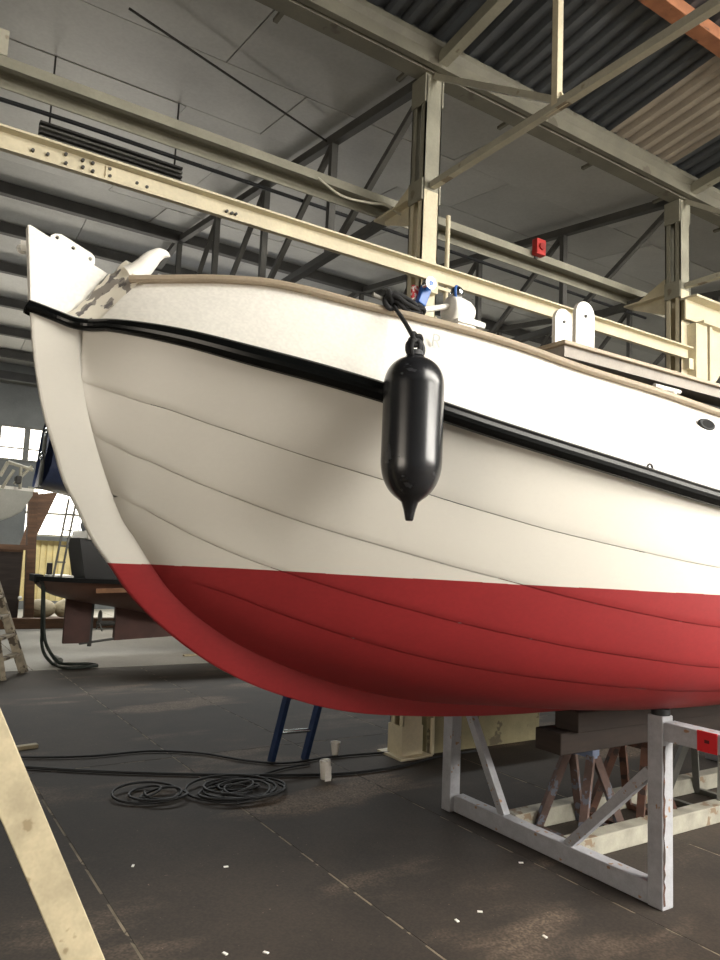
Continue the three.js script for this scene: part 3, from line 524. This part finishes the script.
// fender hanging on its rope
{
  const x = 1.60, nrm = V(-.42, 0, .9).normalize(), c = V(x, 0, ZC + rubB(x) + .035).addScaledVector(nrm, .112);
  const top = at(410, 356, { z: c.z }), bot = at(410, 498, { z: c.z }), low = at(410, 521, { z: c.z }), r = .108, H = top.y - bot.y, cx = (top.x + bot.x) / 2 + .011;
  const t = thing('boat_fender', 'black inflatable boat fender hanging against the white hull', 'fender', [cx, low.y, c.z]);
  const lw = low.y - bot.y, pr = [[0, lw], [.012, lw], [.015, lw + .006], [.018, lw * .72], [.022, lw * .5], [.03, -.016]];
  const cap = .115, capB = .15, sh = q => r * Math.pow(Math.max(0, 1 - Math.pow(q, 2.3)), 1 / 2.3), shB2 = q => r * Math.pow(Math.max(0, 1 - Math.pow(q, 2.1)), 1 / 1.9);
  for (let k = 1; k <= 22; k++) { const q = 1 - k / 22, R = shB2(q); if (R > .036) pr.push([R, capB * (1 - q) - .018]); }
  for (let k = 1; k < 6; k++) pr.push([r, capB - .018 + (H - cap - capB + .018) * k / 6]);
  for (let k = 0; k <= 22; k++) { const q = k / 22, R = sh(q); if (R > .036) pr.push([R, H - cap * (1 - q)]); }
  pr.push([.034, H + .002], [.028, H + .01], [.026, H + .018]);
  const g = new THREE.LatheGeometry(pr.map(([a, b]) => new THREE.Vector2(a, b)), 56); g.translate(cx, bot.y, c.z);
  part('body', g, new THREE.MeshPhysicalMaterial({ map: grainy([30, 31, 34], { vary: .25, chip: [58, 59, 62], chipAt: .72, size: .5, s: 92 }), roughness: .26, clearcoat: .3, clearcoatRoughness: .22 }), t);
  const ey = new THREE.TorusGeometry(.03, .013, 10, 24); ey.translate(cx, bot.y + H + .03, c.z); part('eye', ey, rubberBlack, t); part('eye_boss', new THREE.CylinderGeometry(.026, .036, .03, 20).translate(cx, bot.y + H + .008, c.z), mat({ color: 0x3a3b3d, roughness: .5 }), t);
  // rope
  const rt = thing('fender_rope', 'black fender rope lashed on the cap rail', 'rope', [cx, bot.y + H + .03, c.z]);
  const k0 = at(392, 304, { z: ZC + shB(1.55) + .03 }), e0 = V(cx, bot.y + H + .058, c.z);
  part('hanging_line', tube([k0, k0.clone().lerp(e0, .5).add(V(0, -.004, .01)), e0], .0085, 8, 20), blackRope, rt);
  part('eye_loop', tube([e0, e0.clone().add(V(-.022, -.006, .012)), e0.clone().add(V(-.028, -.05, .018)), e0.clone().add(V(-.008, -.07, .016)), e0.clone().add(V(.008, -.02, .014)), e0.clone().add(V(0, .012, 0))], .0085, 8, 40), blackRope, rt);
  const knot = new THREE.TorusKnotGeometry(.016, .009, 60, 8, 2, 3); knot.translate(e0.x, e0.y + .006, e0.z); part('knot', knot, blackRope, rt);
  const zz = ZC + shB(1.65) - .005, P = (u, v, dz = 0) => at(u, v, { z: zz + dz }), L = [P(386, 300)];
  const big = new THREE.TorusKnotGeometry(.026, .011, 80, 8, 2, 3); big.rotateY(.5); big.translate(...P(391, 301, .01)); part('lashing_knot', big, blackRope, rt);
  const k2 = new THREE.TorusKnotGeometry(.02, .01, 70, 8, 3, 2); k2.rotateX(.8); k2.translate(...P(417, 312, .01)); part('lashing_knot', k2, blackRope, rt);
  for (const [d, e, f] of [[-5, -6, .03], [-3, -1, .05], [0, 3, .02], [2, 6, .035], [-6, -3, -.02]]) part('lashing_strand', tube([P(385, 300 + d * .5, f * .3), P(396, 299 + d, f), P(406, 304 + e, f), P(414, 308 + e * .8, f), P(420, 312 + d * .4, f * .3)], .0095, 7, 30), blackRope, rt);
  const e1 = at(378, 297, { z: zz }); part('rope_end', tube([L[0], e1, e1.clone().add(V(-.025, .006, 0))], .009, 7, 12), mat({ color: 0x8a8780, roughness: .8 }), rt, 'pale frayed rope end');
}

// ---------------------------------------------------------------- cradle and trestles
{
  const t = thing('boat_cradle', 'grey painted steel cradle frame with rusty edges under the boat', 'cradle', [3.31, 0, -3.05]);
  const x0 = 3.27, x1 = 3.355;
  part('post', box(x0, x1, 0, .9, -2.345, -2.26, .006), cradlePaint, t); part('post', box(x0 - .03, x1 - .03, 0, .86, -3.87, -3.785, .006), cradlePaint, t);
  part('sole_beam', box(x0 + .002, x1 - .002, .002, .105, -3.785, -2.345, .006), cradlePaint, t);
  part('top_beam', box(x0 + .005, x1 + .01, .785, .875, -2.26, -1.2, .006), cradlePaint, t); part('post', box(x0, x1, 0, .785, -1.3, -1.215, .006), cradlePaint, t);
  part('brace', bar([3.31, .62, -2.35], [3.31, .1, -2.86], .05, .05), cradlePaint, t); part('brace', bar([3.3, .8, -3.77], [3.31, .1, -3.36], .05, .05), cradlePaint, t);
  for (const z of [-2.9, -3.36]) part('long_beam', box(x1, 6.2, .002, .11, z - .05, z + .05, .005), mat({ map: grainy([150, 147, 134], { vary: .16, chip: [122, 104, 84], chipAt: .66, size: .6, n: 6, s: 36 }), roughness: .7 }), t);
  const x2 = 6.2; part('sole_beam', box(x2, x2 + .085, .002, .105, -3.87, -2.26, .006), cradlePaint, t); part('post', box(x2, x2 + .085, .1, .9, -2.345, -2.26, .006), cradlePaint, t); part('post', box(x2, x2 + .085, .1, .9, -3.87, -3.785, .006), cradlePaint, t);
  { const o = [], n = 26; for (let k = 0; k <= n; k++) o.push([x0 + .004 + .003 * rnd(), .02 + .74 * k / n]); for (let k = n; k >= 0; k--) o.push([x0 + .012 + .012 * rnd(), .02 + .74 * k / n]); part('rust_streak', plate(o, -2.2592, .0012), rust, t, 'rust stain along the post edge'); }
  part('rubber_pad', new THREE.CylinderGeometry(.045, .045, .03, 20).translate(3.312, .915, -2.3), rubberBlack, t);
  const a = at(697, 736, { x: x0 }), b = at(717, 741, { x: x0 }); 
  const tape = part('red_tape', box(x0 - .0006, x0 + .004, .784, .8765, a.z, b.z), mat({ color: 0xd4242c, roughness: .5 }), t, 'red tape with a dark mark');
  part('tape_mark', box(x0 - .002, x0, .825, .84, a.z + (b.z - a.z) * .38, a.z + (b.z - a.z) * .62), mat({ color: 0x5a1214, roughness: .6 }), tape);
}
function trestle(label, cx, cz, h, w, m1, m2) {
  const t = thing('trestle', label, 'trestle', [cx, 0, cz]);
  part('top_bar', bar([cx, h - .025, cz - w / 2], [cx, h - .025, cz + w / 2], .06, .05), m2, t);
  for (const sx of [-1, 1]) for (const sz of [-1, 1]) part('leg', bar([cx + sx * .02, h - .04, cz + sz * w * .4], [cx + sx * .2, .0, cz + sz * (w * .5 + .06)], .045, .045), m1, t);
  for (const sx of [-1, 1]) part('foot_rail', bar([cx + sx * .2, .02, cz - w / 2 - .06], [cx + sx * .2, .02, cz + w / 2 + .06], .04, .03), m1, t);
}
trestle('rusty trestle with a blue-grey painted head beside the sole beam', 3.72, -3.13, .52, .22, mat({ map: grainy([90, 72, 66], { vary: .2, chip: [98, 102, 114], chipAt: .6, size: .5, n: 12, s: 98 }), roughness: .8 }), mat({ map: grainy([104, 116, 142], { vary: .2, size: .4, s: 99 }), roughness: .6 }));
trestle('brown rusty trestle behind the blue-headed one', 4.22, -3.13, .52, .26, rust, rust);
trestle('grey steel trestle standing further aft under the keel', 5.0, -3.1, .52, .3, steelGrey, steelGrey);
{ const t = thing('keel_timber', 'dark timber baulk lying on the trestles under the keel', 'timber', [4.4, .52, ZC]); part('baulk', box(3.4, 5.3, .52, .645, ZC - .16, ZC + .04, .008), timberDark, t); part('baulk', box(3.5, 5.2, .645, .765, ZC - .1, ZC + .08, .008), timberDark, t); }
const olive = mat({ map: grainy([136, 128, 98], { vary: .14, chip: [92, 84, 66], chipAt: .68, size: .8, s: 101 }), roughness: .8 });  // darkened olive puts the boat's shade into the paint
{ const t = thing('low_plinth', 'low olive cream plinth beam with boat shade in its colour beyond the cradle', 'plinth', [4.6, 0, -5.0]); part('body', box(3.98, 5.32, 0, .3, -5.12, -4.97, .006), olive, t); part('ledge', box(3.98, 5.32, .3, .33, -5.14, -4.95), olive, t); }

// ---------------------------------------------------------------- things on the floor around
{
  const t = thing('blue_ladder', 'blue ladder with pale rungs leaning behind the boat', 'ladder', [2.85, 0, -5.3]);
  const f0 = V(2.70, 0, -5.28), f1 = V(2.98, 0, -5.25), up = V(.02, 2.62, 1.0), blue = mat({ color: 0x24385e, roughness: .5 });
  const P = (f, s) => f.clone().addScaledVector(up, s);
  part('stile', bar(f0, P(f0, 1.05), .035, .065, V(0, .3, 1)), blue, t); part('stile', bar(f1, P(f1, 1.05), .035, .065, V(0, .3, 1)), blue, t);
  for (let k = 0; k < 9; k++) part('rung', rod(P(f0, .095 + k * .107), P(f1, .095 + k * .107), .016), chrome, t);
}
{ const p = at(335, 755, { y: 0 }), t = thing('paper_cup', 'white paper cup standing on the floor by the blue ladder', 'cup', [p.x, 0, p.z]); part('cup_wall', new THREE.LatheGeometry([[0, 0], [.026, 0], [.038, .1], [.04, .1], [.04, .105], [.035, .105], [.024, .006], [0, .006]].map(([a, b]) => new THREE.Vector2(a, b)), 24).translate(p.x, 0, p.z), white, t); }
{ const p = at(326, 779, { y: 0 }), t = thing('paper_roll', 'white cardboard roll on the floor near the cup', 'roll', [p.x, 0, p.z]); const g = new THREE.LatheGeometry([[.022, 0], [.04, 0], [.04, .13], [.022, .13], [.022, 0]].map(([a, b]) => new THREE.Vector2(a, b)), 24); g.rotateZ(.12); g.translate(p.x, .006, p.z); part('roll_body', g, white, t); const l = p.clone().add(V(-.01, .02, .05)); part('loose_flap', box(l.x - .03, l.x + .02, .0, .1, l.z, l.z + .004), white, t); }
const onFloor = (l, y = .014) => l.map(([u, v]) => at(u, v, { y }));
for (const [n, l, pts, r] of [
  ['far', 'black cable arching over the floor to the blue ladder', [[-40, 752], [20, 757], [90, 756], [150, 751], [200, 753], [250, 761], [285, 763], [330, 757], [390, 752]], .009],
  ['near', 'black cable lying straight from the timber prop to the cradle', [[-40, 765], [20, 767], [90, 771], [180, 774], [300, 775], [350, 773], [400, 766], [440, 756], [480, 750]], .011],
  ['mid', 'short black lead crossing between cable coil and ladder', [[215, 786], [250, 778], [285, 768], [310, 764]], .008],
]) { const P = onFloor(pts), t = thing('floor_cable', l, 'cable', P[0].clone().setY(0).toArray()); part('cable', tube(P, r, 7, 80), rubberBlack, t); }
for (const [l, u, v, a, b, turns] of [['black cable coil lying flat beside the straight cable', 152, 797, .2, .11, 3.6], ['tangled black cable heap beside the flat coil', 238, 792, .3, .15, 7.3]]) {
  const c = at(u, v, { y: 0 }), P = []; for (let k = 0; k <= turns * 20; k++) { const s = k / 20 * Math.PI * 2, w = .7 + .3 * Math.sin(k * .13 + 1); P.push(V(c.x + Math.cos(s) * a * w + .05 * Math.sin(k * .21), .014 + .012 * (1 + Math.sin(k * .37)), c.z + Math.sin(s) * b * w * 1.6 + .04 * Math.cos(k * .17))); }
  const t = thing('cable_coil', l, 'cable', [c.x, 0, c.z]); part('cable', tube(P, .0085, 6, P.length * 4), rubberBlack, t);
}
for (const [l, u, v, w] of [['small yellow wood offcut near the timber prop', 24, 749, .1], ['small pale wood block under the bow', 191, 656, .13]]) { const p = at(u, v, { y: 0 }), t = thing('wood_offcut', l, 'offcut', [p.x, 0, p.z]); const g = box(-w, w, 0, .03, -.03, .03, .004); g.rotateY(.15); g.translate(p.x, 0, p.z); part('block', g, plankCream, t); }
{ // slips of rubbish on the floor
  for (const [u, v] of [[480, 912], [457, 921], [521, 863], [545, 937], [226, 867], [133, 866], [225, 954], [266, 953]]) { const p = at(u, v, { y: 0 }), t = thing('paint_flake', 'pale flake of paint lying on the dark floor', 'flake', [p.x, 0, p.z], 'pale flakes on the floor'); const g = box(-.012, .012, 0, .004, -.006, .006); g.rotateY(u); g.translate(p.x, 0, p.z); part('flake', g, white, t); }
}
{ // raking timber prop in the foreground: A-frame whose other leg is out of the picture
  const t = thing('timber_prop', 'cream painted raking timber leg in the foreground', 'prop', [.85, 0, -2.6]);
  const a = at(24, 820, { z: -2.6 }), b = at(83, 960, { z: -2.6 }), d = b.clone().sub(a).normalize(), foot = a.clone().addScaledVector(d, a.y / -d.y), head = a.clone().addScaledVector(d, -1.4);
  part('leg', bar(foot, head, .06, .115, V(.9, .4, 0), .005), plankCream, t);
  const h2 = head.clone().addScaledVector(d, .1), f2 = V(2 * h2.x - foot.x, 0, -2.6); part('leg', bar(f2.setZ(-2.7), h2.clone().setZ(-2.7), .06, .115, V(-.9, .4, 0), .005), plankCream, t); part('bolt', rod([h2.x, h2.y - .05, -2.78], [h2.x, h2.y - .05, -2.54], .02), steelDark, t);
}

// ---------------------------------------------------------------- back of the hall, left
{ // wooden step ladder
  const t = thing('step_ladder', 'worn wooden step ladder with grey paint near the hose', 'ladder', [1.4, 0, -9.8]);
  const z = -9.8, f = at(24, 673, { y: 0 }), hd = at(-12, 560, { z: f.z - .3 }), g = at(3, 680, { y: 0 }), gh = at(-14, 560, { z: g.z });
  const wood = mat({ map: grainy([150, 140, 122], { vary: .25, chip: [84, 74, 62], chipAt: .55, size: .5, s: 110 }), roughness: .8 });
  part('stile', bar(f, hd, .06, .1), wood, t); part('stile', bar(g, gh, .12, .06), wood, t);
  for (let k = 1; k < 6; k++) { const s = k * .17; part('tread', bar(f.clone().lerp(hd, s), g.clone().lerp(gh, s), .1, .03), wood, t); }
}
{ // brown yacht seen from its stern quarter
  const zb = -11, t = thing('brown_yacht', 'brown yacht hull with black deckhouse and hanging rudder behind the bow', 'boat', [3.6, .25, zb]);
  const hullC = mat({ map: grainy([98, 70, 58], { vary: .12, size: 1.2, s: 120 }), roughness: .5 }), dk = pchip([[1.86, .18], [2.1, .5], [2.8, .85], [4, 1.05], [6, 1.0], [7.4, .4], [7.8, .05]]), yk = pchip([[1.86, 1.06], [2.0, .95], [2.3, .86], [2.9, .76], [4, .6], [6, .62], [7.4, .9], [7.8, 1.2]]);
  part('hull', grid(50, 24, (s, q) => { const x = 1.86 + 5.94 * s, k = q * 2 - 1, b = dk(x), y = yk(x) + (1.14 - yk(x)) * Math.pow(Math.abs(k), 1.8); return [x, y, zb + b * Math.sign(k) * Math.pow(Math.abs(k), .6), x, y]; }), hullC, t);
  part('deck', grid(40, 2, (s, q) => { const x = 1.86 + 5.94 * s; return [x, 1.14, zb + dk(x) * (q * 2 - 1)]; }), darkVoid, t);
  const edge = []; for (let k = 0; k <= 40; k++) { const x = 1.84 + 5.9 * k / 40; edge.push(V(x, 1.15, zb + dk(x) + .01)); } part('toe_rail', sweep(edge, [[-.03, -.03], [.03, -.03], [.03, .03], [-.03, .03]]), darkVoid, t);
  part('stern_cap', box(1.8, 1.92, 1.1, 1.2, zb - .2, zb + .22, .01), darkVoid, t);
  const st = []; for (let k = 0; k <= 30; k++) { const x = 2.5 + 4 * k / 30; st.push(V(x, 1.0 + .06 * Math.sin((x - 2.2) * 1.2), zb + dk(x) * .985)); } part('wood_stripe', sweep(st, [[-.02, -.03], [.03, -.03], [.03, .03], [-.02, .03]]), mat({ map: grainy([150, 110, 80], { vary: .2, size: .6, s: 122 }), roughness: .6 }), t);
  const red = mat({ map: grainy([78, 52, 46], { vary: .15, size: .8, s: 124 }), roughness: .7 });
  part('rudder', box(2.27, 2.63, .245, .9, zb - .03, zb + .03, .01), red, t); part('rudder_stock', rod([2.64, .2, zb], [2.64, .9, zb], .03), steelDark, t); part('keel', plate([[2.97, .28], [5.8, .42], [6.2, .7], [2.97, .8]], zb + .06, .12), red, t);
  const pb = part('propeller', rod([2.72, .52, zb], [3.0, .52, zb], .035), steelDark, t); for (let k = 0; k < 3; k++) { const g = new THREE.SphereGeometry(.09, 10, 6); g.scale(.15, 1, .5); g.translate(0, .1, 0); g.rotateY(.5); g.rotateX(k * 2.094); g.translate(2.76, .52, zb); part('blade', g, steelGrey, pb); }
  part('heel_bar', bar([2.5, .24, zb], [3.0, .3, zb], .06, .03), steelDark, t);
  part('deckhouse', plate([[2.42, 1.14], [2.3, 1.72], [2.5, 1.7], [5.2, 1.7], [5.2, 1.14]], zb + .42, .84), mat({ color: 0x131415, roughness: .4 }), t, 'black deckhouse');
  part('cabin_top', box(2.38, 5.3, 1.7, 1.84, zb - .5, zb + .5, .03), white, t); part('cover', [new THREE.SphereGeometry(.16, 14, 10).scale(1, .8, 1).translate(2.5, 1.9, zb + .2)], mat({ color: 0x9aa2ac, roughness: .8 }), t, 'grey canvas bundle'); part('hood', new THREE.SphereGeometry(.1, 14, 10).translate(2.44, 2.07, zb + .2), darkVoid, t);
  for (const x of [0, .1]) part('davit', bar([2.02 + x, 1.16, zb + .3], [2.14 + x, 2.25, zb + .3], .025, .025), steelGrey, t); for (let k = 1; k < 5; k++) part('rung', bar([2.02 + k * .026, 1.16 + k * .22, zb + .3], [2.14 + k * .026, 1.16 + k * .22, zb + .3], .02, .02), steelGrey, t);
  part('white_hatch', box(1.98, 2.3, 1.16, 1.2, zb - .1, zb + .25, .01), white, t); part('stern_light', box(1.98, 2.05, 1.2, 1.36, zb, zb + .07, .01), mat({ color: 0x2a2224, roughness: .5 }), t);
  for (const x of [4.7, 5.4]) part('keel_block', box(x - .2, x + .2, 0, x < 5 ? .34 : .38, zb - .15, zb + .15), timberDark, t);
}
{ // hose from the bench to the floor
  const t = thing('water_hose', 'dark green hose hanging and looping on the floor', 'hose', [2.2, 0, -10.9]);
  const m = mat({ color: 0x1e2620, roughness: .6 }), zb = -10.8, A = at(43, 583, { z: zb }), B = at(42, 630, { z: zb });
  const fl = (u, v) => at(u, v, { y: .02 });
  part('loop', tube([A, B, at(42, 645, { z: -10.7 }), at(45, 655, { z: -10.6 }), fl(53, 664), fl(66, 668), fl(85, 667), fl(97, 665.5), fl(90, 664), fl(70, 664), fl(60, 663), at(50, 652, { z: -10.6 }), at(45, 640, { z: -10.7 }), at(44, 615, { z: zb }), at(44, 583, { z: zb })], .022, 7, 140), m, t);
  part('coupling', rod(fl(55, 660).add(V(0, .03, 0)), fl(60, 663).add(V(0, .03, 0)), .04), steelGrey, t); part('hook', box(A.x - .05, A.x + .05, A.y - .02, A.y + .05, zb - .08, zb + .04, .008), steelDark, t);
}
{ // grey hull of the boat parked at the left
  const zb = -13, tip = at(33, 492, { z: zb }), dkY = tip.y, t = thing('grey_sailboat', 'light grey sailboat whose pointed bow overhangs the brown cupboard', 'boat', [-1, 0, zb]);
  const grey = mat({ map: grainy([176, 176, 168], { vary: .06, size: 1.5, s: 130 }), roughness: .5 }), L = tip.x + 5;
  const bb = s => 1.1 * Math.pow(Math.sin(Math.min(1, (1 - s) * 1.25 + .0) * Math.PI / 2), .8), kk = s => dkY - .06 - (dkY - 1.05) * Math.pow(1 - s, .42) * (s < 1 ? 1 : 0) * 1.0;
  part('hull', grid(50, 24, (s, q) => { const x = -5 + L * s, k = q * 2 - 1, y = kk(s) + (dkY - kk(s)) * Math.pow(Math.abs(k), 1.5); return [x, y, zb + bb(s) * Math.sign(k) * Math.pow(Math.abs(k), .75), x, y]; }), grey, t);
  part('deck', grid(40, 2, (s, q) => { const x = -5 + L * s; return [x, dkY, zb + bb(s) * (q * 2 - 1)]; }), white, t);
  const e = []; for (let k = 0; k <= 30; k++) { const s = k / 30; e.push(V(-5 + L * s, dkY + .02, zb + bb(s))); } part('toe_rail', sweep(e, [[-.03, -.02], [.03, -.02], [.03, .03], [-.03, .03]]), white, t);
  part('fin_keel', box(-2.6, -.4, .15, 1.5, zb - .12, zb + .12, .03), steelDark, t);
  for (const x of [-3.6, -.9]) part('keel_block', box(x - .3, x + .9, 0, .16, zb - .3, zb + .3), timberDark, t);
  const q = (u, v) => at(u, v, { z: zb + .3 }); part('pulpit', [rod(q(0, 476), q(8, 462), .03), rod(q(8, 462), q(33, 470), .03), rod(q(14, 484), q(32, 466), .025), rod(q(2, 488), q(14, 470), .025), rod(q(20, 489), q(21, 467), .025)], steelPale, t); part('anchor_roller', box(q(15, 480).x, q(21, 480).x, q(18, 484).y, q(18, 476).y, zb + .2, zb + .4, .02), steelDark, t);
}
{ // dark navy hull behind the stem
  const zb = -14, L = at(35, 487, { z: zb }), t = thing('navy_yacht', 'tall navy blue yacht stern showing behind the white stem', 'boat', [6, 0, zb]);
  const top = at(38, 405, { z: zb }).y, low = L.y;
  part('hull', grid(40, 24, (s, q) => { const a = q * Math.PI * 2, b = .25 + 1.1 * Math.pow(Math.sin(Math.PI * Math.min(1, s * .75 + .12)), .7), x = L.x + .02 + 7 * s, yb = low - 1.5 * Math.pow(s, 1.1), yt = top - .25 * s; return [x + .22 * (Math.sin(a) + 1) * .5 * (1 - s), (yb + yt) / 2 + (yt - yb) / 2 * Math.sign(Math.sin(a)) * Math.pow(Math.abs(Math.sin(a)), .5), zb + b * Math.sign(Math.cos(a)) * Math.pow(Math.abs(Math.cos(a)), .6)]; }), navyPaint, t);
  part('transom', plate([[L.x + .02, low], [L.x + .3, low], [L.x + .3, top - .05], [L.x + .22, top]], zb + .2, .4), navyPaint, t);
  part('stern_post', rod([L.x + .03, low - .02, zb + .3], [L.x + .05, low + 1.0, zb + .3], .035), steelGrey, t);
  for (const [u, v] of [[46, 432], [41, 456]]) { const p = at(u, v, { z: zb + .5 }); part('chrome_fitting', new THREE.SphereGeometry(.06, 12, 8).scale(.7, 1.3, .7).translate(p.x, p.y, p.z), chrome, t); }
  part('keel', box(L.x + 3, L.x + 5, .1, 1.6, zb - .12, zb + .12), navyPaint, t); part('keel_block', box(L.x + 2.8, L.x + 5.2, 0, .1, zb - .3, zb + .3), timberDark, t);
}
{ // brown cupboard, leaning sheet, post, sill, sacks in front of the back wall
  const z = -15.6, c0 = at(-60, 545, { z }), c1 = at(24, 545, { z }), t = thing('brown_cupboard', 'dark brown cupboard against the back wall', 'cupboard', [c0.x, 0, z]);
  part('body', box(c0.x, c1.x, .02, c1.y - .1, z - .5, z), woodBrown, t); part('top_ledge', box(c0.x - .05, c1.x + .05, c1.y - .1, c1.y, z - .55, z + .06), woodBrown, t);
  for (let k = 0; k < 2; k++) { const x = c0.x + k * (c1.x - c0.x) / 2; part('door', box(x + .02, x + (c1.x - c0.x) / 2 - .02, .08, c1.y - .14, z, z + .03), timberDark, t); }
  const p = at(20, 598, { z: z + .05 }); part('knob', new THREE.SphereGeometry(.04, 12, 8).translate(p.x, p.y, z + .05), white, t);
}
{ const z = -15.9, a = at(27, 636, { z }), b = at(33, 492, { z }), t = thing('brown_post', 'brown timber post rising beside the cupboard', 'post', [a.x, 0, z]); part('post', bar(V(a.x, 0, z), b, .17, .17), woodBrown, t); }
{ const z = -17, P = [[34, 545], [38, 494], [58, 492], [31, 548]].map(([u, v]) => { const p = at(u, v, { z }); return [p.x, p.y]; }), t = thing('leaning_sheet', 'dark brown sheet of plywood leaning in front of the bright window', 'sheet', [P[0][0], 0, z]); part('panel', plate([[P[0][0] - .3, P[0][1] - .1], P[1], P[2], P[3]], z, .03), woodBrown, t); part('strut', bar([P[1][0], 0, z - .1], [P[1][0] + .02, P[1][1], z - .05], .06, .06), woodBrown, t); }
{ const t = thing('sill_timber', 'long brown timber lying on the floor before the back wall', 'timber', [3, 0, -15.4]); part('timber', box(-2, 9, 0, .2, -15.5, -15.3, .01), woodBrown, t); }
for (const [i, [u, v, l]] of [[40, 613, 'tan sack lying beneath the stern of the brown yacht'], [66, 610, 'smaller tan sack beside the first one']].entries()) { const z = -16.4, p = at(u, v + 2, { z }), t = thing('sack', l, 'sack', [p.x, 0, z]); const g = new THREE.SphereGeometry(1, 20, 12); g.scale(i ? .25 : .3, .2, .3); g.translate(p.x, .2 + .1, z); part('sack_body', g, plankCream, t); part('pallet', [box(p.x - .28, p.x + .28, .06, .11, z - .35, z + .35), box(p.x - .28, p.x + .28, 0, .06, z - .35, z - .25), box(p.x - .28, p.x + .28, 0, .06, z + .25, z + .35)], woodBrown, t); }

scene.traverse(o => { if (o.isMesh) { o.castShadow = o.receiveShadow = true; } delete o.userData0; });
renderer.render(scene, camera);
